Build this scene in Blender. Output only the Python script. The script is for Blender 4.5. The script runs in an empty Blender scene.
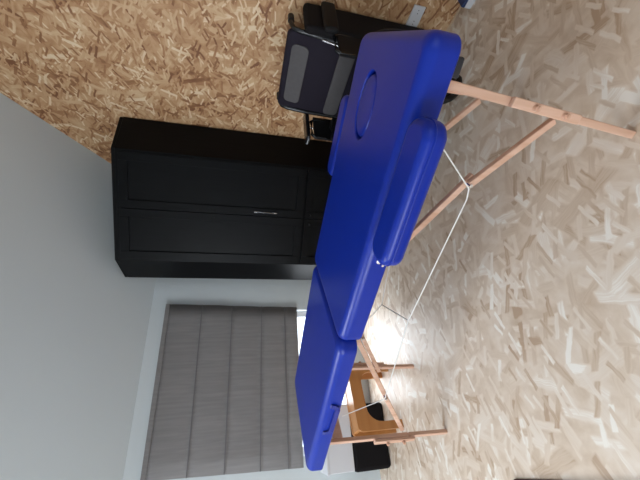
import bpy, bmesh, math, random
from mathutils import Vector, Matrix
random.seed(7)
C = bpy.context.scene.collection
S = bpy.context.scene
PI = math.pi

# ------------------------------------------------------------------ camera
Fw = Vector((0.464, 0.852, -0.243)).normalized()
Rt = Vector((0.883, -0.468, 0.044)); Rt = (Rt - Fw * Rt.dot(Fw)).normalized()
Up = Rt.cross(Fw).normalized()
cd = bpy.data.cameras.new('camera'); cam = bpy.data.objects.new('camera', cd); C.objects.link(cam)
cd.sensor_width = 36.0; cd.lens = 36.0 * 326.6 / 640.0; cd.clip_start = 0.02
# the photographer held the phone turned by a quarter: room-up points to the left of the frame
mx = Matrix.Identity(4)
for i, ax in enumerate((-Up, Rt, -Fw)):
    for j in range(3): mx[j][i] = ax[j]
mx.translation = Vector((0, 0, 1.1355))
cam.matrix_world = mx
S.camera = cam

# ------------------------------------------------------------------ world, lights, exposure
w = bpy.data.worlds.new('daylight'); S.world = w; w.use_nodes = True
w.node_tree.nodes['Background'].inputs[0].default_value = (0.80, 0.90, 1.0, 1)
w.node_tree.nodes['Background'].inputs[1].default_value = 3.0

def area(name, loc, direction, sx, sy, power, col=(0.9, 0.95, 1.0)):
    l = bpy.data.lights.new(name, 'AREA'); l.shape = 'RECTANGLE'; l.size = sx; l.size_y = sy
    l.energy = power; l.color = col
    o = bpy.data.objects.new(name, l); C.objects.link(o); o.location = loc
    o.rotation_euler = Vector(direction).to_track_quat('-Z', 'Y').to_euler()
    return o
P_FRONT, P_LEFT, P_REAR, P_ROOF = 34.0, 68.0, 3.0, 52.0
area('daylight_front', (0.29, 3.06, 0.85), (0, -1, 0), 1.15, 1.5, P_FRONT)
area('daylight_left', (-2.86, 0.55, 1.5), (1, 0, 0), 1.5, 1.3, P_LEFT)
area('daylight_rear', (0.2, -2.36, 1.5), (0, 1, 0), 1.3, 1.2, P_REAR)

area('daylight_roof', (-1.45, 2.10, 2.485), (0, -0.601, -0.80), 0.80, 1.10, P_ROOF)

vs = S.view_settings
S.display_settings.display_device = 'sRGB'
vs.view_transform = 'Standard'; vs.look = 'None'; vs.gamma = 1.0; vs.use_curve_mapping = False
vs.exposure = 0.0

# ------------------------------------------------------------------ materials
def nm(name):
    m = bpy.data.materials.new(name); m.use_nodes = True
    return m, m.node_tree.nodes, m.node_tree.links, m.node_tree.nodes['Principled BSDF']

def plain(name, col, rough=0.5, metal=0.0, spec=0.5, noise=0.0, nscale=20, bump=0.0, bscale=80, sheen=0.0, coat=0.0):
    m, N, L, b = nm(name)
    b.inputs['Base Color'].default_value = (*col, 1); b.inputs['Roughness'].default_value = rough
    b.inputs['Metallic'].default_value = metal; b.inputs['Specular IOR Level'].default_value = spec
    b.inputs['Sheen Weight'].default_value = sheen; b.inputs['Coat Weight'].default_value = coat
    tc = N.new('ShaderNodeTexCoord')
    if noise:
        t = N.new('ShaderNodeTexNoise'); t.inputs['Scale'].default_value = nscale; t.inputs['Detail'].default_value = 4
        L.new(tc.outputs['Object'], t.inputs['Vector'])
        r = N.new('ShaderNodeValToRGB')
        r.color_ramp.elements[0].color = (*[c * (1 - noise) for c in col], 1)
        r.color_ramp.elements[1].color = (*[min(1, c * (1 + noise)) for c in col], 1)
        L.new(t.outputs['Fac'], r.inputs[0]); L.new(r.outputs[0], b.inputs['Base Color'])
    if bump:
        t = N.new('ShaderNodeTexNoise'); t.inputs['Scale'].default_value = bscale; t.inputs['Detail'].default_value = 3
        L.new(tc.outputs['Object'], t.inputs['Vector'])
        bp = N.new('ShaderNodeBump'); bp.inputs['Strength'].default_value = bump; bp.inputs['Distance'].default_value = 0.002
        L.new(t.outputs['Fac'], bp.inputs['Height']); L.new(bp.outputs[0], b.inputs['Normal'])
    return m

def wood(name, c1, c2, axis=2, rough=0.45, scale=30, spec=0.5):
    m, N, L, b = nm(name)
    tc = N.new('ShaderNodeTexCoord'); mp = N.new('ShaderNodeMapping')
    b.inputs['Specular IOR Level'].default_value = spec
    sc = [scale, scale, scale]; sc[axis] = scale * 0.06
    mp.inputs['Scale'].default_value = sc
    t = N.new('ShaderNodeTexNoise'); t.inputs['Scale'].default_value = 1; t.inputs['Detail'].default_value = 5
    r = N.new('ShaderNodeValToRGB'); r.color_ramp.elements[0].position = 0.3; r.color_ramp.elements[1].position = 0.7
    r.color_ramp.elements[0].color = (*c1, 1); r.color_ramp.elements[1].color = (*c2, 1)
    L.new(tc.outputs['Object'], mp.inputs[0]); L.new(mp.outputs[0], t.inputs[0]); L.new(t.outputs[0], r.inputs[0])
    L.new(r.outputs[0], b.inputs['Base Color']); b.inputs['Roughness'].default_value = rough
    return m

def osb(name, palette, flake=0.10, width=0.022, rough=0.5, spec=0.5, layers=12, seed=0, coat=0.0, grain=0.3, rbump=0.15, cover=0.42, small=3, patch=0.3):
    """oriented strand board: overlapping layers of long strands laid at scattered angles"""
    m, N, L, b = nm(name)
    def mth(op, x, y=None, z=None):
        n = N.new('ShaderNodeMath'); n.operation = op
        for i, v in enumerate((x, y, z)):
            if v is None: continue
            if isinstance(v, (int, float)): n.inputs[i].default_value = v
            else: L.new(v, n.inputs[i])
        return n.outputs[0]
    uv = N.new('ShaderNodeUVMap'); uv.uv_map = 'UVMap'
    wn = N.new('ShaderNodeTexNoise'); wn.noise_dimensions = '2D'; wn.inputs['Scale'].default_value = 24; wn.inputs['Detail'].default_value = 4
    L.new(uv.outputs[0], wn.inputs['Vector'])
    ws = N.new('ShaderNodeVectorMath'); ws.operation = 'MULTIPLY_ADD'
    ws.inputs[1].default_value = (0.012, 0.012, 0); L.new(wn.outputs['Color'], ws.inputs[0]); L.new(uv.outputs[0], ws.inputs[2])
    def ramp(v):
        r = N.new('ShaderNodeValToRGB'); e = r.color_ramp.elements
        for q, (p, c) in enumerate(palette):
            el = e[q] if q < 2 else e.new(p)
            el.position = p; el.color = (*c, 1)
        L.new(v, r.inputs[0]); return r.outputs[0]
    bn = N.new('ShaderNodeTexNoise'); bn.noise_dimensions = '2D'; bn.inputs['Scale'].default_value = 14; bn.inputs['Detail'].default_value = 5
    L.new(ws.outputs[0], bn.inputs['Vector'])
    val = mth('MULTIPLY_ADD', bn.outputs['Fac'], 1.1, -0.1); hgt = val
    rnd = random.Random(11 + seed)
    for i in range(layers):
        k = rnd.choice((0.6, 0.8, 1.0, 1.25)) if i < layers - small else rnd.choice((0.45, 0.6, 0.8))
        rot = N.new('ShaderNodeVectorRotate'); rot.rotation_type = 'Z_AXIS'; L.new(mth('MULTIPLY_ADD', val, 1e-5, i * 2.39996 + rnd.uniform(-.2, .2)), rot.inputs['Angle'])
        L.new(ws.outputs[0], rot.inputs['Vector'])
        mp = N.new('ShaderNodeMapping'); mp.inputs['Location'].default_value = (rnd.uniform(0, 30) + seed, rnd.uniform(0, 30), 0)
        wk = width * k * rnd.uniform(0.7, 1.3)
        mp.inputs['Scale'].default_value = (1 / (flake * k), 1 / wk, 1)
        L.new(rot.outputs[0], mp.inputs[0])
        sp = N.new('ShaderNodeSeparateXYZ'); L.new(mp.outputs[0], sp.inputs[0]); X, Y = sp.outputs[0], sp.outputs[1]
        row = mth('FLOOR', Y)
        w1 = N.new('ShaderNodeTexWhiteNoise'); w1.noise_dimensions = '1D'; L.new(row, w1.inputs['W'])
        xs = mth('MULTIPLY_ADD', w1.outputs['Value'], 7.3, X); col = mth('FLOOR', xs)
        cb = N.new('ShaderNodeCombineXYZ'); L.new(col, cb.inputs[0]); L.new(row, cb.inputs[1]); cb.inputs[2].default_value = i * 3.7
        w3 = N.new('ShaderNodeTexWhiteNoise'); w3.noise_dimensions = '3D'; L.new(cb.outputs[0], w3.inputs['Vector'])
        sc = N.new('ShaderNodeSeparateColor'); L.new(w3.outputs['Color'], sc.inputs[0]); R, G, B = sc.outputs
        # each strand is skewed a little inside its cell so the layer does not read as rows
        fy0 = mth('SUBTRACT', mth('FRACT', Y), 0.5); fx0 = mth('SUBTRACT', mth('FRACT', xs), 0.5)
        sk = mth('MULTIPLY', mth('SUBTRACT', B, 0.5), 0.9)
        fy = mth('ABSOLUTE', mth('MULTIPLY_ADD', fx0, sk, fy0)); fx = mth('ABSOLUTE', mth('MULTIPLY_ADD', fy0, 0.12, fx0))
        mx_ = mth('MULTIPLY', mth('SUBTRACT', mth('MULTIPLY_ADD', B, 0.18, 0.28), fx), 25.0); mx_.node.use_clamp = True
        my_ = mth('MULTIPLY', mth('SUBTRACT', mth('MULTIPLY_ADD', G, 0.14, 0.16), fy), 9.0); my_.node.use_clamp = True
        mask = mth('MULTIPLY', mth('MULTIPLY', mx_, my_), mth('GREATER_THAN', G, 1 - cover))
        gm = N.new('ShaderNodeMapping'); gm.inputs['Scale'].default_value = (8, 170, 1); L.new(rot.outputs[0], gm.inputs[0])
        g = N.new('ShaderNodeTexNoise'); g.noise_dimensions = '2D'; g.inputs['Scale'].default_value = 1; g.inputs['Detail'].default_value = 2
        L.new(gm.outputs[0], g.inputs['Vector'])
        tint = mth('ADD', R, mth('MULTIPLY', mth('SUBTRACT', g.outputs['Fac'], 0.5), grain))
        mf = N.new('ShaderNodeMix'); mf.data_type = 'FLOAT'
        L.new(mask, mf.inputs[0]); L.new(val, mf.inputs[2]); L.new(tint, mf.inputs[3]); val = mf.outputs[0]
    pn = N.new('ShaderNodeTexNoise'); pn.noise_dimensions = '2D'; pn.inputs['Scale'].default_value = 6; pn.inputs['Detail'].default_value = 2
    L.new(uv.outputs[0], pn.inputs['Vector'])
    tone = mth('ADD', val, mth('MULTIPLY', mth('SUBTRACT', pn.outputs['Fac'], 0.5), patch * 2))
    L.new(ramp(tone), b.inputs['Base Color'])
    bp = N.new('ShaderNodeBump'); bp.inputs['Strength'].default_value = rbump; bp.inputs['Distance'].default_value = 0.001
    L.new(val, bp.inputs['Height']); L.new(bp.outputs[0], b.inputs['Normal'])
    b.inputs['Roughness'].default_value = rough; b.inputs['Specular IOR Level'].default_value = spec
    b.inputs['Coat Weight'].default_value = coat; b.inputs['Coat Roughness'].default_value = 0.36
    return m

M = {}
M['osb_wall'] = osb('osb_wall', [(0.0, (0.19, 0.075, 0.028)), (0.2, (0.34, 0.165, 0.07)), (0.5, (0.48, 0.28, 0.14)), (0.8, (0.58, 0.39, 0.225)), (1.0, (0.70, 0.54, 0.36))],
                    flake=0.17, width=0.046, rough=0.6, seed=3, rbump=0.15, layers=10)
M['osb_floor'] = osb('osb_floor', [(0.0, (0.46, 0.32, 0.215)), (0.15, (0.57, 0.435, 0.32)), (0.5, (0.68, 0.555, 0.44)), (0.85, (0.75, 0.65, 0.55)), (1.0, (0.84, 0.78, 0.70))],
                     flake=0.25, width=0.085, rough=0.42, spec=0.5, coat=0.3, seed=0, grain=0.4, rbump=0.10, layers=10, cover=0.36, small=1, patch=0.25)
M['white_wall'] = plain('white_wall', (0.57, 0.615, 0.63), 0.85, noise=0.02, nscale=3, bump=0.15, bscale=60)
M['plaster_ceiling'] = plain('plaster_ceiling', (0.55, 0.60, 0.615), 0.85, noise=0.02, nscale=2, bump=0.1, bscale=60)
M['pale_trim'] = wood('pale_trim', (0.45, 0.32, 0.2), (0.6, 0.46, 0.32), axis=1)
M['vinyl'] = plain('blue_vinyl', (0.004, 0.023, 0.29), 0.34, spec=0.30, bump=0.08, bscale=420)
M['vinyl_dark'] = plain('dark_blue_strap', (0.008, 0.016, 0.22), 0.4)
M['beech'] = wood('beech', (0.58, 0.33, 0.22), (0.73, 0.48, 0.36), axis=2, rough=0.4, scale=40)
M['steel'] = plain('chrome_steel', (0.75, 0.75, 0.77), 0.2, metal=1.0)
M['cable'] = plain('white_cord', (0.78, 0.76, 0.72), 0.5)
M['black_cap'] = plain('black_cap', (0.02, 0.02, 0.025), 0.5)
M['black_wood'] = wood('black_stained_wood', (0.0012, 0.0014, 0.0018), (0.0030, 0.0033, 0.0040), axis=2, rough=0.42, scale=60, spec=0.12)
M['black_plain'] = plain('black_matt', (0.004, 0.004, 0.005), 0.6, spec=0.2)
M['black_gloss'] = plain('black_gloss', (0.008, 0.009, 0.011), 0.22)
M['rubber'] = plain('tyre_rubber', (0.006, 0.006, 0.007), 0.55, spec=0.3)
M['nylon_dark'] = plain('dark_nylon', (0.013, 0.010, 0.018), 0.8, spec=0.2, bump=0.2, bscale=300)
M['nylon_grey'] = plain('grey_nylon', (0.085, 0.080, 0.082), 0.8, spec=0.2, noise=0.12, nscale=60, bump=0.2, bscale=300)
M['orange_wood'] = wood('orange_wood', (0.42, 0.17, 0.045), (0.52, 0.23, 0.07), axis=0, rough=0.35, scale=18)
M['white_plastic'] = plain('white_plastic', (0.62, 0.63, 0.66), 0.45)
M['navy'] = plain('navy_plastic', (0.02, 0.04, 0.12), 0.5)
M['rug'] = plain('dark_red_rug', (0.07, 0.022, 0.02), 0.95, noise=0.3, nscale=90, bump=0.5, bscale=200)
M['black_fabric'] = plain('black_fabric', (0.005, 0.004, 0.005), 0.8, spec=0.2, bump=0.3, bscale=200)

# roman blind cloth: woven grey, lets a little daylight through
m, N, L, b = nm('blind_cloth')
tc = N.new('ShaderNodeTexCoord'); mp = N.new('ShaderNodeMapping'); mp.inputs['Scale'].default_value = (55, 55, 2.5)
t = N.new('ShaderNodeTexNoise'); t.inputs['Scale'].default_value = 1; t.inputs['Detail'].default_value = 3
L.new(tc.outputs['Object'], mp.inputs[0]); L.new(mp.outputs[0], t.inputs[0])
r = N.new('ShaderNodeValToRGB'); r.color_ramp.elements[0].position = 0.3; r.color_ramp.elements[1].position = 0.75
r.color_ramp.elements[0].color = (0.20, 0.192, 0.192, 1); r.color_ramp.elements[1].color = (0.25, 0.238, 0.236, 1)
L.new(t.outputs[0], r.inputs[0]); L.new(r.outputs[0], b.inputs['Base Color']); b.inputs['Roughness'].default_value = 0.9
tr = N.new('ShaderNodeBsdfTranslucent'); tr.inputs[0].default_value = (0.25, 0.24, 0.24, 1)
ms = N.new('ShaderNodeMixShader'); ms.inputs[0].default_value = 0.12
L.new(b.outputs[0], ms.inputs[1]); L.new(tr.outputs[0], ms.inputs[2]); L.new(ms.outputs[0], N['Material Output'].inputs[0])
M['blind'] = m
M['blind_seam'] = plain('blind_seam', (0.15, 0.145, 0.148), 0.9)
# thin window glass
m, N, L, b = nm('window_glass'); N.remove(b)
t1 = N.new('ShaderNodeBsdfTransparent'); g1 = N.new('ShaderNodeBsdfGlossy'); g1.inputs['Roughness'].default_value = 0.02
ms = N.new('ShaderNodeMixShader'); ms.inputs[0].default_value = 0.06
L.new(t1.outputs[0], ms.inputs[1]); L.new(g1.outputs[0], ms.inputs[2]); L.new(ms.outputs[0], N['Material Output'].inputs[0])
M['glass'] = m

# ------------------------------------------------------------------ mesh helpers
def obj(name, bm, mat, parent=None, smooth=False, kind=None, label=None):
    me = bpy.data.meshes.new(name)
    bmesh.ops.recalc_face_normals(bm, faces=bm.faces)
    bm.to_mesh(me); bm.free()
    if smooth:
        for p in me.polygons: p.use_smooth = True
        me.set_sharp_from_angle(angle=math.radians(45))
    me.materials.append(M[mat])
    o = bpy.data.objects.new(name, me); C.objects.link(o)
    if smooth:
        wm = o.modifiers.new('normals', 'WEIGHTED_NORMAL'); wm.keep_sharp = True
    if parent: o.parent = parent
    if kind: o['kind'] = kind
    if label: o['label'] = label
    return o

def thing(name, label, cat, loc=(0, 0, 0), rz=0, group=None):
    o = bpy.data.objects.new(name, None); C.objects.link(o); o.empty_display_size = 0.1
    o.location = loc; o.rotation_euler = (0, 0, rz); o['label'] = label; o['category'] = cat
    if group: o['group'] = group
    return o

def box(bm, x0, x1, y0, y1, z0, z1, bev=0.0, seg=2):
    t = bmesh.new()
    vs = [t.verts.new((x, y, z)) for x in (x0, x1) for y in (y0, y1) for z in (z0, z1)]
    for f in ((0, 1, 3, 2), (4, 6, 7, 5), (0, 4, 5, 1), (2, 3, 7, 6), (0, 2, 6, 4), (1, 5, 7, 3)):
        t.faces.new([vs[i] for i in f])
    if bev: bmesh.ops.bevel(t, geom=t.edges[:], offset=bev, segments=seg, affect='EDGES', profile=0.5)
    merge(bm, t)

def merge(bm, t):
    me = bpy.data.meshes.new('tmp'); t.to_mesh(me); t.free(); bm.from_mesh(me); bpy.data.meshes.remove(me)

def tube(bm, pts, r, n=10, closed=False):
    pts = [Vector(p) for p in pts]; K = len(pts); rings = []
    up = None
    for i, p in enumerate(pts):
        if closed: d = pts[(i + 1) % K] - pts[i - 1]
        else: d = pts[min(i + 1, K - 1)] - pts[max(i - 1, 0)]
        d.normalize()
        if up is None: up = Vector((0, 0, 1)) if abs(d.z) < 0.9 else Vector((1, 0, 0))
        a = d.cross(up).normalized(); bb = d.cross(a).normalized(); up = -bb if False else up
        rings.append([bm.verts.new(p + (a * math.cos(2 * PI * k / n) + bb * math.sin(2 * PI * k / n)) * r) for k in range(n)])
    R = K if closed else K - 1
    for i in range(R):
        A, B = rings[i], rings[(i + 1) % K]
        for k in range(n): bm.faces.new((A[k], A[(k + 1) % n], B[(k + 1) % n], B[k]))
    if not closed:
        bm.faces.new(rings[0]); bm.faces.new(rings[-1][::-1])

def bar(bm, p, q, w, h, side, bev=0.003):
    """rectangular bar from p to q, w wide along 'side', h deep across"""
    p, q = Vector(p), Vector(q); d = (q - p); Ln = d.length; d.normalize()
    s = Vector(side); s = (s - d * s.dot(d)).normalized(); u = d.cross(s)
    t = bmesh.new(); box(t, -w / 2, w / 2, -h / 2, h / 2, 0, Ln, bev, 2)
    mt = Matrix.Identity(4)
    for i, ax in enumerate((s, u, d)):
        for j in range(3): mt[j][i] = ax[j]
    mt.translation = p
    bmesh.ops.transform(t, matrix=mt, verts=t.verts[:]); merge(bm, t)

def prism(bm, poly, z0, z1, bev=0.0):
    t = bmesh.new()
    lo = [t.verts.new((x, y, z0)) for x, y in poly]; hi = [t.verts.new((x, y, z1)) for x, y in poly]
    t.faces.new(lo[::-1]); t.faces.new(hi); n = len(poly)
    for i in range(n): t.faces.new((lo[i], lo[(i + 1) % n], hi[(i + 1) % n], hi[i]))
    if bev: bmesh.ops.bevel(t, geom=t.edges[:], offset=bev, segments=2, affect='EDGES')
    merge(bm, t)

def rrect(x0, x1, y0, y1, r, n=6):
    out = []
    for cx, cy, a in ((x1 - r, y1 - r, 0), (x0 + r, y1 - r, 90), (x0 + r, y0 + r, 180), (x1 - r, y0 + r, 270)):
        for k in range(n + 1):
            t = math.radians(a + 90 * k / n); out.append((cx + r * math.cos(t), cy + r * math.sin(t)))
    return out

def cushion(bm, x0, x1, y0, y1, z0, z1, rc, re, nb=6, hole=None, rb=None):
    """upholstered pad: plan with round corners, soft rolled top and bottom edges; optional oval well"""
    layers = []
    for k in range(nb + 1):
        a = PI / 2 * k / nb; q = rb or re; layers.append((q * (1 - math.sin(a)), z0 + q * (1 - math.cos(a))))
    for k in range(nb + 1):
        a = PI / 2 * (1 - k / nb); layers.append((re * (1 - math.sin(a)), z1 - re * (1 - math.cos(a))))
    rings = []
    for ins, z in layers:
        rings.append([bm.verts.new((x, y, z)) for x, y in rrect(x0 + ins, x1 - ins, y0 + ins, y1 - ins, max(rc - ins, 0.004), 8)])
    n = len(rings[0])
    for A, B in zip(rings[:-1], rings[1:]):
        for k in range(n): bm.faces.new((A[k], A[(k + 1) % n], B[(k + 1) % n], B[k]))
    bm.faces.new(rings[0][::-1])
    if not hole: bm.faces.new(rings[-1]); return
    cx, cy, rx, ry, dep = hole
    NE = 48
    def ell(sc, z): return [bm.verts.new((cx + rx * sc * math.cos(2 * PI * k / NE), cy + ry * sc * math.sin(2 * PI * k / NE), z)) for k in range(NE)]
    first = ell(1.05, z1); last = first
    bm.edges.ensure_lookup_table()
    e1 = [bm.edges.get((rings[-1][k], rings[-1][(k + 1) % n])) for k in range(n)]
    e2 = [bm.edges.new((first[k], first[(k + 1) % NE])) for k in range(NE)]
    bmesh.ops.triangle_fill(bm, edges=e1 + e2, use_beauty=True)
    for sc, z in ((1.02, z1 - 0.0015), (1.0, z1 - 0.007), (1.0, z1 - dep)):
        E = ell(sc, z)
        for k in range(NE): bm.faces.new((last[k], last[(k + 1) % NE], E[(k + 1) % NE], E[k]))
        last = E
    bm.faces.new(last)

def uvplane(o, ax, ay):
    me = o.data; uv = me.uv_layers.new(name='UVMap')
    for lp in me.loops:
        co = me.vertices[lp.vertex_index].co; uv.data[lp.index].uv = (co[ax], co[ay])

# ------------------------------------------------------------------ the room
XR, XL, YF, YB = 1.913, -2.8, 2.865, -2.3
TAN = 0.751; KNEE = 1.80                      # sloping ceiling over the window wall
FLAT = 3.0; YFLAT = YF - (FLAT - KNEE) / TAN
TH = 0.12
bm = bmesh.new(); box(bm, XL - TH, XR + TH, YB - TH, YF + TH, -0.1, 0.0)
fl = obj('floor', bm, 'osb_floor', kind='structure'); uvplane(fl, 0, 1)

def wall_yz(name, x0, x1, mat, hole=None):
    bm = bmesh.new()
    prof = [(YB, 0), (YF, 0), (YF, KNEE), (YFLAT, FLAT), (YB, FLAT)]
    if hole:
        y0, y1, z0, z1 = hole
        box(bm, x0, x1, YB, y0, 0, FLAT); box(bm, x0, x1, y0, y1, 0, z0); box(bm, x0, x1, y0, y1, z1, FLAT)
        t = bmesh.new(); pr = [(y1, 0), (YF, 0), (YF, KNEE), (YFLAT, FLAT), (y1, FLAT)]
        a = [t.verts.new((x0, y, z)) for y, z in pr]; c = [t.verts.new((x1, y, z)) for y, z in pr]
        t.faces.new(a); t.faces.new(c[::-1])
        for i in range(len(pr)): t.faces.new((a[i], a[(i + 1) % len(pr)], c[(i + 1) % len(pr)], c[i]))
        merge(bm, t)
    else:
        a = [bm.verts.new((x0, y, z)) for y, z in prof]; c = [bm.verts.new((x1, y, z)) for y, z in prof]
        bm.faces.new(a); bm.faces.new(c[::-1])
        for i in range(5): bm.faces.new((a[i], a[(i + 1) % 5], c[(i + 1) % 5], c[i]))
    return obj(name, bm, mat, kind='structure')
wr = wall_yz('wall_right', XR, XR + TH, 'osb_wall'); uvplane(wr, 1, 2)
wall_yz('wall_left', XL - TH, XL, 'white_wall', hole=(-0.25, 1.35, 0.85, 2.15))
# window wall with the tall window opening behind the blind
WX0, WX1, WZ0, WZ1 = -0.28, 0.83, 0.12, 1.60
bm = bmesh.new()
box(bm, XL - TH, WX0, YF, YF + TH, 0, KNEE + 0.1); box(bm, WX1, XR + TH, YF, YF + TH, 0, KNEE + 0.1)
box(bm, WX0, WX1, YF, YF + TH, 0, WZ0); box(bm, WX0, WX1, YF, YF + TH, WZ1, KNEE + 0.1)
obj('wall_front', bm, 'white_wall', kind='structure')
bm = bmesh.new()
box(bm, XL - TH, -0.5, YB - TH, YB, 0, FLAT); box(bm, 0.9, XR + TH, YB - TH, YB, 0, FLAT)
box(bm, -0.5, 0.9, YB - TH, YB, 0, 0.9); box(bm, -0.5, 0.9, YB - TH, YB, 2.1, FLAT)
obj('wall_back', bm, 'white_wall', kind='structure')
bm = bmesh.new()
SX0, SX1, SY0, SY1 = -1.90, -1.00, 1.62, 2.58      # roof window opening
def slope_slab(x0, x1, y0, y1):
    def zz(y): return KNEE + (YF - y) * TAN
    a = [bm.verts.new((x, y, zz(y) + d)) for d in (0, 0.15) for x, y in ((x0, y0), (x1, y0), (x1, y1), (x0, y1))]
    for f in ((0, 1, 2, 3), (7, 6, 5, 4), (0, 4, 5, 1), (1, 5, 6, 2), (2, 6, 7, 3), (3, 7, 4, 0)): bm.faces.new([a[i] for i in f])
slope_slab(XL - TH, SX0, YFLAT, YF + TH); slope_slab(SX1, XR + TH, YFLAT, YF + TH)
slope_slab(SX0, SX1, YFLAT, SY0); slope_slab(SX0, SX1, SY1, YF + TH)
box(bm, XL - TH, XR + TH, YB - TH, YFLAT, FLAT, FLAT + 0.15)
obj('ceiling', bm, 'plaster_ceiling', kind='structure')

def window(name, horizontal, u0, u1, z0, z1, d, mid=True):
    """frame of four bars with a mullion, and its glass"""
    fb = bmesh.new(); f = 0.05
    def B(bm, a0, a1, c0, c1, e0, e1):
        if horizontal: box(bm, a0, a1, e0, e1, c0, c1, 0.004)
        else: box(bm, e0, e1, a0, a1, c0, c1, 0.004)
    B(fb, u0, u0 + f, z0, z1, d, d + 0.05); B(fb, u1 - f, u1, z0, z1, d, d + 0.05)
    B(fb, u0 + f, u1 - f, z0, z0 + f, d, d + 0.05); B(fb, u0 + f, u1 - f, z1 - f, z1, d, d + 0.05)
    if mid: um = (u0 + u1) / 2; B(fb, um - 0.03, um + 0.03, z0 + f, z1 - f, d, d + 0.05)
    fr = obj(name, fb, 'white_plastic', kind='structure')
    gb = bmesh.new()
    B(gb, u0 + f * 0.8, u1 - f * 0.8, z0 + f * 0.8, z1 - f * 0.8, d + 0.022, d + 0.028)
    obj('window_glass', gb, 'glass', fr)
window('window_1', True, WX0, WX1, WZ0, WZ1, YF + 0.06)
window('window_2', False, -0.25, 1.35, 0.85, 2.15, XL - 0.11)
window('window_3', True, -0.5, 0.9, 0.9, 2.1, YB - 0.11)
def zz(y): return KNEE + (YF - y) * TAN
nrm = Vector((0, TAN, 1)).normalized(); alo = Vector((0, 1, -TAN)).normalized()
fb = bmesh.new()
for x in (SX0 + 0.03, SX1 - 0.03): bar(fb, (x, SY0, zz(SY0) + 0.06), (x, SY1, zz(SY1) + 0.06), 0.06, 0.05, (1, 0, 0))
for y in (SY0 + 0.03, SY1 - 0.03): bar(fb, (SX0 + 0.06, y, zz(y) + 0.06), (SX1 - 0.06, y, zz(y) + 0.06), 0.05, 0.06, nrm)
wf = obj('window_4', fb, 'white_plastic', kind='structure')
gb = bmesh.new(); a = [gb.verts.new(Vector((x, y, zz(y) + 0.06)) + nrm * d) for d in (-0.003, 0.003) for x, y in ((SX0 + 0.05, SY0 + 0.05), (SX1 - 0.05, SY0 + 0.05), (SX1 - 0.05, SY1 - 0.05), (SX0 + 0.05, SY1 - 0.05))]
for f in ((0, 1, 2, 3), (7, 6, 5, 4), (0, 4, 5, 1), (1, 5, 6, 2), (2, 6, 7, 3), (3, 7, 4, 0)): gb.faces.new([a[i] for i in f])
obj('window_glass', gb, 'glass', wf)
# pale strip closing the joint between the board floor and the board wall
bm = bmesh.new(); box(bm, XR - 0.008, XR, YB, 1.845, 0.0, 0.010, 0.002)
obj('trim_1', bm, 'pale_trim', kind='structure')

# ------------------------------------------------------------------ roman blind
bl = thing('roman_blind', 'grey cloth roman blind with horizontal seams lowered over the window', 'blind', (0.278, 2.835, 0.597))
XB0, XB1, ZT = -0.595, 0.60, 1.078
bm = bmesh.new()
levels = [(0.0, 0.0), (0.112, -0.004), (0.314, -0.004), (0.561, -0.004), (0.806, -0.004), (ZT, 0.0)]
rows = []
nseg = 6
zs = []
for (z0, y0), (z1, y1) in zip(levels[:-1], levels[1:]):
    for k in range(nseg):
        a = k / nseg; zs.append((z0 + (z1 - z0) * a, 0.006 - 0.012 * math.sin(PI * a) ** 0.6 if True else 0))
zs.append((ZT, 0.006))
for z, y in zs:
    lean = -0.035 * (1 - z / ZT)
    rows.append([bm.verts.new((XB0 + lean + (XB1 - XB0 - lean * 0) * u / 10 - 0.0, y + 0.003 * math.sin(u * 1.7 + z * 9), z)) for u in range(11)])
for A, B in zip(rows[:-1], rows[1:]):
    for k in range(10): bm.faces.new((A[k], A[k + 1], B[k + 1], B[k]))
cl = obj('cloth', bm, 'blind', bl, smooth=True)
sm = cl.modifiers.new('thick', 'SOLIDIFY'); sm.thickness = 0.003
for z in (0.112, 0.314, 0.561, 0.806):
    lean = -0.035 * (1 - z / ZT)
    bm = bmesh.new(); box(bm, XB0 + lean, XB1 + lean, -0.006, 0.004, z - 0.003, z + 0.003)
    obj('seam', bm, 'blind_seam', bl)
bm = bmesh.new(); box(bm, XB0, XB1, -0.006, 0.028, ZT - 0.02, ZT + 0.012, 0.003)
obj('head_rail', bm, 'blind', bl)

# ------------------------------------------------------------------ corner wardrobe
HWD = 1.966
wd = thing('corner_wardrobe', 'tall black corner wardrobe with panelled doors under the sloping ceiling', 'wardrobe', (1.50, 2.30, 0))
LFp, LBp, RFp, RBp = Vector((1.047, 2.348)), Vector((1.026, 2.625)), Vector((1.622, 1.848)), Vector((1.905, 1.848))
BK = Vector((1.905, 2.625)); O = Vector((1.50, 2.30))
poly = [LFp, RFp, RBp, BK, LBp]
rel = [(p - O) for p in poly]
bm = bmesh.new(); prism(bm, [(p.x, p.y) for p in rel], 0.06, HWD - 0.025); obj('body', bm, 'black_wood', wd)
bm = bmesh.new(); prism(bm, [(p.x * 1.0, p.y * 1.0) for p in rel], HWD - 0.025, HWD, 0.003)
obj('top_panel', bm, 'black_wood', wd)
bm = bmesh.new(); prism(bm, [(p.x * 0.95, p.y * 0.95) for p in rel], 0.0, 0.06); obj('plinth', bm, 'black_plain', wd)
fr = (RFp - LFp); FL = fr.length; fr.normalize(); fn = Vector((fr.y, -fr.x))
if fn.dot(O - LFp) > 0: fn = -fn
def face_mt(a0, z0):
    mt = Matrix.Identity(4); base = LFp - O + fr * a0
    cols = (Vector((fr.x, fr.y, 0)), Vector((-fn.x, -fn.y, 0)), Vector((0, 0, 1)))
    for i, ax in enumerate(cols):
        for j in range(3): mt[j][i] = ax[j]
    mt.translation = Vector((base.x, base.y, z0)); return mt
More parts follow.
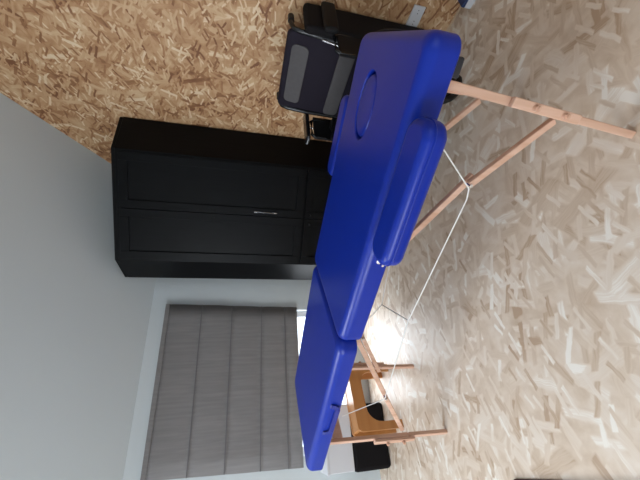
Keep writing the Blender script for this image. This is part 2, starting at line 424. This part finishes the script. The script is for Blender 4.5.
def door_mesh(wid, hgt, st=0.055):
    bm = bmesh.new(); T0 = -0.020
    box(bm, 0, st, T0, 0, 0, hgt, 0.002); box(bm, wid - st, wid, T0, 0, 0, hgt, 0.002)
    box(bm, st, wid - st, T0, 0, 0, st, 0.002); box(bm, st, wid - st, T0, 0, hgt - st, hgt, 0.002)
    box(bm, st - 0.002, wid - st + 0.002, T0 + 0.011, -0.001, st - 0.002, hgt - st + 0.002)
    return bm
mid = FL * 0.49
ZD0, ZD1 = 0.665, HWD - 0.045
def place(name, bm, mat, a0, z0, parent=wd, smooth=False):
    bmesh.ops.transform(bm, matrix=face_mt(a0, z0), verts=bm.verts[:]); return obj(name, bm, mat, parent, smooth)
for a0, wid, side in ((0.018, mid - 0.020, 0), (mid + 0.002, FL - mid - 0.020, 1)):
    d = place('door', door_mesh(wid, ZD1 - ZD0), 'black_wood', a0, ZD0)
    if side == 1:
        hb = bmesh.new()
        tube(hb, [(0.028, -0.020, 0.20), (0.028, -0.036, 0.205), (0.028, -0.038, 0.22), (0.028, -0.038, 0.345), (0.028, -0.036, 0.36), (0.028, -0.020, 0.365)], 0.005)
        place('handle', hb, 'steel', a0, ZD0, d, True)
    kb = bmesh.new(); ku = 0.020 if side else wid - 0.026
    bmesh.ops.create_uvsphere(kb, u_segments=12, v_segments=8, radius=0.006)
    bmesh.ops.translate(kb, vec=(ku, -0.022, 0.645), verts=kb.verts[:])
    place('keyhole_cover', kb, 'black_gloss', a0, ZD0, d, True)
    lo = place('lower_door', door_mesh(wid, 0.575), 'black_wood', a0, 0.075)
    kb = bmesh.new(); bmesh.ops.create_uvsphere(kb, u_segments=14, v_segments=10, radius=0.010)
    bmesh.ops.translate(kb, vec=(0.030 if side else wid - 0.035, -0.030, 0.535), verts=kb.verts[:])
    tube(kb, [(0.030 if side else wid - 0.035, -0.018, 0.535), (0.030 if side else wid - 0.035, -0.028, 0.535)], 0.005)
    place('knob', kb, 'black_gloss', a0, 0.075, lo, True)

# ------------------------------------------------------------------ massage table
TL, TW, HT = 1.86, 0.528, 0.758
mt_ = thing('massage_table', 'blue vinyl folding massage table on beech legs with armrest pads', 'massage table', (0.688, 0.327, 0), 2.110)
def T(s, t, z): return Vector((s, -t, z))
TILT_N = 0.021 / (TL / 2)
def tilt(bm, near=True):
    for v in bm.verts:
        v.co.z += v.co.x * TILT_N if near else 0.021 - (v.co.x - TL / 2) * 0.016 / (TL / 2)
bm = bmesh.new(); cushion(bm, -0.012, TL / 2 + 0.016, -TW, 0.004, HT - 0.082, HT, 0.045, 0.032, hole=(0.198, -0.308, 0.103, 0.074, 0.03), rb=0.008); tilt(bm)
pad = obj('near_pad', bm, 'vinyl', mt_, True)
bm = bmesh.new()   # oval plug filling the face hole
rings = []
for sc, z in ((0.95, HT - 0.029), (0.95, HT - 0.014), (0.91, HT - 0.006), (0.86, HT - 0.001), (0.6, HT + 0.001)):
    rings.append([bm.verts.new((0.198 + 0.103 * sc * math.cos(k * PI / 20), -0.308 + 0.074 * sc * math.sin(k * PI / 20), z - 0.001)) for k in range(40)])
for A, B in zip(rings[:-1], rings[1:]):
    for k in range(40): bm.faces.new((A[k], A[(k + 1) % 40], B[(k + 1) % 40], B[k]))
bm.faces.new(rings[0][::-1]); bm.faces.new(rings[-1]); tilt(bm)
obj('face_hole_plug', bm, 'vinyl', pad, True)
bm = bmesh.new(); cushion(bm, TL / 2 + 0.019, TL + 0.008, -TW, 0.004, HT - 0.082, HT - 0.004, 0.05, 0.032, rb=0.008); tilt(bm, False)
fpad = obj('far_pad', bm, 'vinyl', mt_, True)
# wooden under-frames
for a0, a1, near in ((0.05, TL / 2 - 0.004, True), (TL / 2 + 0.004, TL - 0.05, False)):
    bm = bmesh.new(); z0, z1 = HT - 0.116, HT - 0.0825; q = 0.095
    box(bm, a0, a1, -q - 0.02, -q, z0, z1, 0.002); box(bm, a0, a1, -TW + q, -TW + q + 0.02, z0, z1, 0.002)
    box(bm, a0, a0 + 0.02, -TW + q + 0.02, -q - 0.02, z0, z1, 0.002); box(bm, a1 - 0.02, a1, -TW + q + 0.02, -q - 0.02, z0, z1, 0.002)
    tilt(bm, near); obj('under_frame', bm, 'beech', mt_)
# armrest pads on steel pegs
for t0, t1, s0, s1, zt in ((-0.118, -0.012, 0.160, 0.538, HT + 0.002), (TW + 0.010, TW + 0.105, 0.20, 0.53, HT - 0.004)):
    bm = bmesh.new(); cushion(bm, s0, s1, min(-t0, -t1), max(-t0, -t1), zt - 0.060, zt, 0.042, 0.020); tilt(bm)
    a = obj('armrest', bm, 'vinyl', mt_, True)
    if t0 < 0:
        pb = bmesh.new(); ring = [(x, -y_) for x, y_ in rrect(s0 - 0.0006, s1 + 0.0006, t0 - 0.0006, t1 + 0.0006, 0.042)]
        tube(pb, [(x, y, zt - 0.024) for x, y in ring], 0.0018, 6, True); tilt(pb)
        obj('piping', pb, 'vinyl', a, True)
    inner = t1 if t0 < 0 else t0; sg = 1 if t0 < 0 else -1
    for ss in (s0 + 0.08, s1 - 0.08):
        pb = bmesh.new(); tube(pb, [(ss, -(inner + sg * 0.10), zt - 0.045), (ss, -(inner - sg * 0.012), zt - 0.045)], 0.006, 8)
        tilt(pb); obj('peg', pb, 'steel', a, True)
# chrome lid fitting beside the front armrest, and the carry handle of the far pad
bm = bmesh.new(); tube(bm, [T(0.580, 0.004, HT - 0.034), T(0.580, -0.010, HT - 0.034)], 0.009, 14); tube(bm, [T(0.580, -0.008, HT - 0.034), T(0.580, -0.013, HT - 0.034)], 0.005, 10)
tube(bm, [T(0.597, 0.004, HT - 0.052), T(0.597, -0.006, HT - 0.052)], 0.005, 10)
obj('peg_socket', bm, 'steel', mt_, True)
bm = bmesh.new()
sA, sB = 1.30, 1.49
for off in (0.0,):
    pts = [T(sA, -0.003, HT - 0.018), T(sA, -0.009, HT - 0.022), T(sA + 0.004, -0.011, HT - 0.040), T(sA + 0.02, -0.012, HT - 0.050), T(sB - 0.02, -0.012, HT - 0.050), T(sB - 0.004, -0.011, HT - 0.040), T(sB, -0.009, HT - 0.022), T(sB, -0.003, HT - 0.018)]
    for A, B in zip(pts[:-1], pts[1:]): bar(bm, A, B, 0.004, 0.022 if abs((B - A).x) > 0.05 else 0.022, (0, -1, 0), 0.001)
obj('carry_handle', bm, 'vinyl_dark', mt_)
bm = bmesh.new(); box(bm, 0.03, 0.075, -0.05, -0.012, HT - 0.105, HT - 0.072, 0.005); obj('corner_cap', bm, 'black_cap', mt_)

# legs: upper beech post, overlapping extension foot with two knobs, folding brace, knee block
def leg(top_s, foot_s, t, out, ext_hi, ext_lo, kz, mirror):
    """out = -1 when the extension sits on the side of the smaller t"""
    sd = 1 if mirror else -1
    def S(z): return foot_s + (top_s - foot_s) * z / 0.65
    bm = bmesh.new(); bar(bm, T(S(ext_lo), t, ext_lo), T(top_s, t, 0.665), 0.020, 0.023, (0, 1, 0)); lg = obj('leg', bm, 'beech', mt_)
    bm = bmesh.new(); t2 = t + out * 0.020
    bar(bm, T(S(0) , t, 0.0), T(S(ext_lo - 0.004), t, ext_lo - 0.004), 0.020, 0.022, (0, 1, 0))
    bar(bm, T(S(ext_lo - 0.03) , t2, ext_lo - 0.03), T(S(ext_hi), t2, ext_hi), 0.015, 0.026, (0, 1, 0))
    ex = obj('leg_extension', bm, 'beech', lg)
    for z in kz:
        bm = bmesh.new(); tube(bm, [T(S(z), t2 + out * 0.006, z), T(S(z), t2 + out * 0.020, z)], 0.0085, 14); tube(bm, [T(S(z), t2 + out * 0.018, z), T(S(z), t2 + out * 0.024, z)], 0.005, 10)
        obj('knob', bm, 'beech', ex, True)
    return lg
tn, tb = 0.054, TW - 0.054
leg(0.090, 0.134, tn, -1, 0.47, 0.27, (0.40, 0.30), False)
leg(0.090, 0.134, tb, 1, 0.44, 0.24, (0.37, 0.27), False)
leg(1.690, 1.716, tn, -1, 0.43, 0.235, (0.36, 0.27), True)
leg(1.690, 1.716, tb, 1, 0.43, 0.235, (0.36, 0.27), True)
def brace(lo, knee, up, t):
    bm = bmesh.new()
    bar(bm, T(lo[0], t, lo[1]), T(knee[0], t, knee[1]), 0.018, 0.021, (0, 1, 0))
    b1 = obj('brace', bm, 'beech', mt_)
    bm = bmesh.new(); dx = (Vector((up[0] - knee[0], 0, up[1] - knee[1]))).normalized() * 0.05
    bar(bm, T(knee[0] - dx.x * 0.6, t + 0.019, knee[1] - dx.z * 0.6), T(up[0], t + 0.019, up[1]), 0.018, 0.021, (0, 1, 0))
    obj('brace', bm, 'beech', mt_)
    bm = bmesh.new(); tube(bm, [T(knee[0], t - 0.014, knee[1]), T(knee[0], t + 0.030, knee[1])], 0.006, 10); obj('hinge_pin', bm, 'steel', b1, True)
NK, NL, NU = (0.345, 0.462), (0.132, 0.275), (0.650, 0.652)
FK, FL2, FU = (1.395, 0.440), (1.690, 0.262), (1.010, 0.668)
for t in (tn + 0.022, tb - 0.04):
    brace(NL, NK, NU, t); brace(FL2, FK, FU, t)
# cross bars joining each pair of legs under the pads
for s in (0.100, 1.693):
    bm = bmesh.new(); bar(bm, T(s, tn + 0.011, 0.615), T(s, tb - 0.011, 0.615), 0.05, 0.018, (0, 0, 1)); obj('cross_bar', bm, 'beech', mt_)
# bracing cords
CA, CB = T(0.886, 0.052, 0.500), T(1.03, 0.30, 0.476)
nk1, nk2, na1, na2 = T(0.350, tn, 0.474), T(0.350, tb, 0.474), T(0.385, tn, 0.466), T(0.385, tb, 0.466)
fk1, fk2 = T(1.375, tn, 0.458), T(1.375, tb, 0.458)
for pts in ([T(0.215, tn, 0.640), nk1, na1, CA, fk1, T(1.48, tn, 0.640)], [T(0.215, tb, 0.640), nk2, na2, CB, fk2, T(1.48, tb, 0.640)], [CA, CB]):
    bm = bmesh.new()
    for A, B in zip(pts[:-1], pts[1:]): tube(bm, [A, B], 0.0022, 6)
    obj('cord', bm, 'cable', mt_, True)

# ------------------------------------------------------------------ wheelchair against the board wall
wc = thing('wheelchair', 'black wheelchair with grey-banded back parked against the strand board wall', 'wheelchair', (1.575, 1.18, 0))
YW = 0.262; BX = 0.125
def circ(cx, cz, R, yy, n=40): return [(cx + R * math.cos(2 * PI * k / n), yy, cz + R * math.sin(2 * PI * k / n)) for k in range(n)]
for sy in (-1, 1):
    y = sy * YW
    bm = bmesh.new(); tube(bm, circ(0.0, 0.30, 0.284, y), 0.016, 10, True)
    wheel = obj('wheel', bm, 'rubber', wc, True)
    bm = bmesh.new(); tube(bm, circ(0, 0.30, 0.262, y), 0.009, 8, True); obj('rim', bm, 'black_gloss', wheel, True)
    bm = bmesh.new(); tube(bm, [(0, y - 0.004, 0.30), (0, y + 0.004, 0.30)], 0.256, 40); obj('wheel_cover', bm, 'black_plain', wheel)
    bm = bmesh.new(); tube(bm, [(0, y - 0.03, 0.30), (0, y + 0.02, 0.30)], 0.024, 14); obj('hub', bm, 'black_gloss', wheel, True)
    bm = bmesh.new(); tube(bm, circ(0, 0.30, 0.245, y + sy * 0.030, 36), 0.008, 8, True); obj('hand_rim', bm, 'black_gloss', wheel, True)
    ys = sy * 0.238
    bm = bmesh.new()
    tube(bm, [(BX - 0.05, ys, 0.30), (BX - 0.005, ys, 0.55), (BX, ys, 0.75), (BX + 0.015, ys, 0.87), (BX + 0.03, ys, 0.905), (BX + 0.06, ys, 0.918), (BX + 0.09, ys, 0.920)], 0.0125)
    obj('back_post', bm, 'black_gloss', wc, True)
    bm = bmesh.new(); tube(bm, [(BX - 0.05, ys, 0.30), (-0.17, ys, 0.22)], 0.011); obj('lower_rail', bm, 'black_gloss', wc, True)
    bm = bmesh.new(); tube(bm, [(BX - 0.01, ys, 0.47), (-0.20, ys, 0.485), (-0.22, ys, 0.46), (-0.20, ys, 0.20)], 0.012); obj('seat_rail', bm, 'black_gloss', wc, True)
    bm = bmesh.new(); tube(bm, [(BX + 0.09, ys, 0.920), (BX + 0.135, ys, 0.920)], 0.017, 12); obj('push_handle', bm, 'rubber', wc, True)
    ya = sy * 0.275
    bm = bmesh.new(); tube(bm, [(BX - 0.02, ya, 0.62), (BX - 0.02, ya, 0.69), (BX - 0.04, ya, 0.712), (-0.03, ya, 0.712), (-0.05, ya, 0.69), (-0.05, ya, 0.62)], 0.010)
    ar = obj('armrest', bm, 'black_gloss', wc, True)
    if sy < 0:
        bm = bmesh.new(); box(bm, 0.06, BX + 0.17, ya - 0.055, ya - 0.024, 0.70, 0.775, 0.014, 4); obj('arm_pad', bm, 'black_plain', ar, True)
    else:
        bm = bmesh.new(); box(bm, -0.07, BX + 0.05, ya - 0.02, ya + 0.055, 0.725, 0.752, 0.010, 4); obj('arm_pad', bm, 'black_gloss', ar, True)
    bm = bmesh.new(); box(bm, -0.06, BX, ya - 0.006, ya + 0.006, 0.46, 0.70, 0.004); obj('skirt_guard', bm, 'black_plain', ar)
    yc = sy * 0.12
    bm = bmesh.new(); tube(bm, [(0.06 + 0.062 * math.cos(2 * PI * k / 24), yc, 0.078 + 0.062 * math.sin(2 * PI * k / 24)) for k in range(24)], 0.016, 8, True)
    tube(bm, [(0.06, yc - 0.018, 0.078), (0.06, yc + 0.018, 0.078)], 0.05, 16); cs = obj('caster', bm, 'rubber', wc, True)
    bm = bmesh.new(); tube(bm, [(0.06, yc + 0.024, 0.078), (0.06, yc + 0.024, 0.155), (0.06, yc, 0.17), (0.06, ys, 0.29)], 0.007); obj('fork', bm, 'black_gloss', cs, True)
bm = bmesh.new(); tube(bm, [(0.105, -0.237, 0.760), (0.100, -0.228, 0.68), (0.092, -0.218, 0.60)], 0.0055); obj('chrome_stay', bm, 'steel', wc, True)
bm = bmesh.new(); tube(bm, [(0.105, 0.330, 0.742), (0.100, 0.345, 0.66), (0.092, 0.368, 0.56)], 0.0055); obj('chrome_stay', bm, 'steel', wc, True)
bm = bmesh.new(); box(bm, 0.10, 0.325, -0.295, -0.245, 0.14, 0.86, 0.022, 4); obj('side_panel', bm, 'black_fabric', wc, True)
bm = bmesh.new(); cushion(bm, -0.22, BX - 0.02, -0.215, 0.215, 0.475, 0.52, 0.03, 0.015); obj('seat', bm, 'nylon_dark', wc, True)
def slab(name, z0, z1, mat, x0=0.0, th=0.022, y0=-0.232, y1=0.232, parent=wc, lab=None):
    t = bmesh.new(); cushion(t, y0, y1, z0, z1, -th / 2, th / 2, min(0.035, (z1 - z0) * 0.3), th * 0.45)
    for v in t.verts:
        yy, zz, xx = v.co.x, v.co.y, v.co.z
        v.co = Vector((BX + x0 + xx + 0.035 * max(0, zz - 0.75) / 0.17 + 0.010 * (1 - (yy / 0.24) ** 2), yy, zz))
    return obj(name, t, mat, parent, True, label=lab)
bk = slab('backrest', 0.50, 0.936, 'nylon_dark', 0.0, 0.034, -0.236, 0.236)
slab('grey_band', 0.812, 0.905, 'nylon_grey', -0.017, 0.010, -0.17, 0.185, bk, 'grey band across the top')
slab('grey_band', 0.560, 0.650, 'nylon_grey', -0.017, 0.010, -0.20, 0.22, bk, 'grey band across the middle')
bm = bmesh.new(); tube(bm, [(-0.02, -0.22, 0.20), (-0.16, 0.22, 0.46)], 0.010); obj('cross_brace', bm, 'black_gloss', wc, True)
bm = bmesh.new(); tube(bm, [(-0.045, 0.22, 0.20), (-0.185, -0.22, 0.46)], 0.010); obj('cross_brace', bm, 'black_gloss', wc, True)

# ------------------------------------------------------------------ under the window
st = thing('wooden_stool', 'low orange wood stool with an arched opening in front of the black box', 'stool', (0.067, 2.40, 0), 0.26)
bm = bmesh.new()
def arch(bm, y0, y1):
    outer = [(-0.215, 0), (-0.215, 0.27)] + [(-0.185 - 0.03 * math.cos(a * PI / 12), 0.27 + 0.03 * math.sin(a * PI / 12)) for a in range(1, 7)] + \
            [(0.185 + 0.03 * math.sin(a * PI / 12), 0.27 + 0.03 * math.cos(a * PI / 12)) for a in range(0, 7)] + [(0.215, 0)]
    inner = [(0.165, 0), (0.165, 0.15)] + [(0.095 + 0.07 * math.cos(a * PI / 12), 0.15 + 0.07 * math.sin(a * PI / 12)) for a in range(1, 7)] + \
            [(-0.075 - 0.09 * math.sin(a * PI / 12), 0.13 + 0.09 * math.cos(a * PI / 12)) for a in range(0, 7)] + [(-0.165, 0)]
    poly = [(x, z * 1.07) for x, z in outer + inner]
    a = [bm.verts.new((x, y0, z)) for x, z in poly]; c = [bm.verts.new((x, y1, z)) for x, z in poly]
    bm.faces.new(a); bm.faces.new(c[::-1]); n = len(poly)
    for i in range(n): bm.faces.new((a[i], a[(i + 1) % n], c[(i + 1) % n], c[i]))
arch(bm, -0.02, 0.0); obj('side_panel', bm, 'orange_wood', st)
bm = bmesh.new(); arch(bm, 0.11, 0.13); obj('side_panel', bm, 'orange_wood', st)
bm = bmesh.new(); box(bm, -0.20, 0.20, 0.0, 0.11, 0.290, 0.3185, 0.003); obj('seat', bm, 'orange_wood', st)

bm = bmesh.new(); box(bm, -0.21, 0.215, -0.10, 0.10, 0.0, 0.278, 0.025, 3)
bb = obj('storage_box', bm, 'black_fabric'); bb.location = (-0.185, 2.72, 0)
bb['label'] = 'black fabric box on the floor under the white box'; bb['category'] = 'box'
wb = thing('storage_box', 'white plastic box standing on top of the black fabric box', 'box', (-0.18, 2.72, 0.2785))
bm = bmesh.new(); box(bm, -0.205, 0.215, -0.10, 0.10, 0.0, 0.185, 0.006, 2); obj('body', bm, 'white_plastic', wb)
bm = bmesh.new(); box(bm, -0.210, 0.220, -0.104, 0.104, 0.185, 0.200, 0.004, 2); obj('lid', bm, 'white_plastic', wb)

# ------------------------------------------------------------------ low on the board wall, right of the frame
so = thing('wall_socket', 'small white double wall socket low on the strand board wall', 'socket', (XR - 0.001, 0.845, 0.231))
bm = bmesh.new(); box(bm, -0.012, 0.0, -0.056, 0.056, -0.034, 0.034, 0.003); obj('plate', bm, 'white_plastic', so)
for y in (-0.028, 0.028):
    bm = bmesh.new(); tube(bm, [(-0.0135, y, 0), (-0.011, y, 0)], 0.019, 20); so_ = obj('outlet', bm, 'white_plastic', so, True)
    bm = bmesh.new()
    for dy in (-0.008, 0.008): tube(bm, [(-0.0145, y + dy, 0), (-0.012, y + dy, 0)], 0.0025, 8)
    obj('pin_hole', bm, 'black_cap', so_)
pb = thing('plastic_box', 'small white box with a navy side on the floor against the board wall', 'box', (1.852, 0.66, 0))
bm = bmesh.new(); box(bm, -0.035, 0.035, -0.06, 0.055, 0.0, 0.035, 0.003); obj('body', bm, 'white_plastic', pb)
bm = bmesh.new(); box(bm, -0.035, 0.035, -0.06, 0.055, 0.0355, 0.055, 0.003); obj('lid', bm, 'navy', pb)

# ------------------------------------------------------------------ rug whose edge just enters the frame
bm = bmesh.new(); box(bm, -0.80, 0.0, -1.2, 0.0, 0.0, 0.012, 0.004)
rg = obj('rug', bm, 'rug'); rg.location = (-0.301, 1.40, 0); rg.rotation_euler = (0, 0, math.radians(6))
rg['label'] = 'dark red rug lying on the strand board floor at the frame edge'; rg['category'] = 'rug'
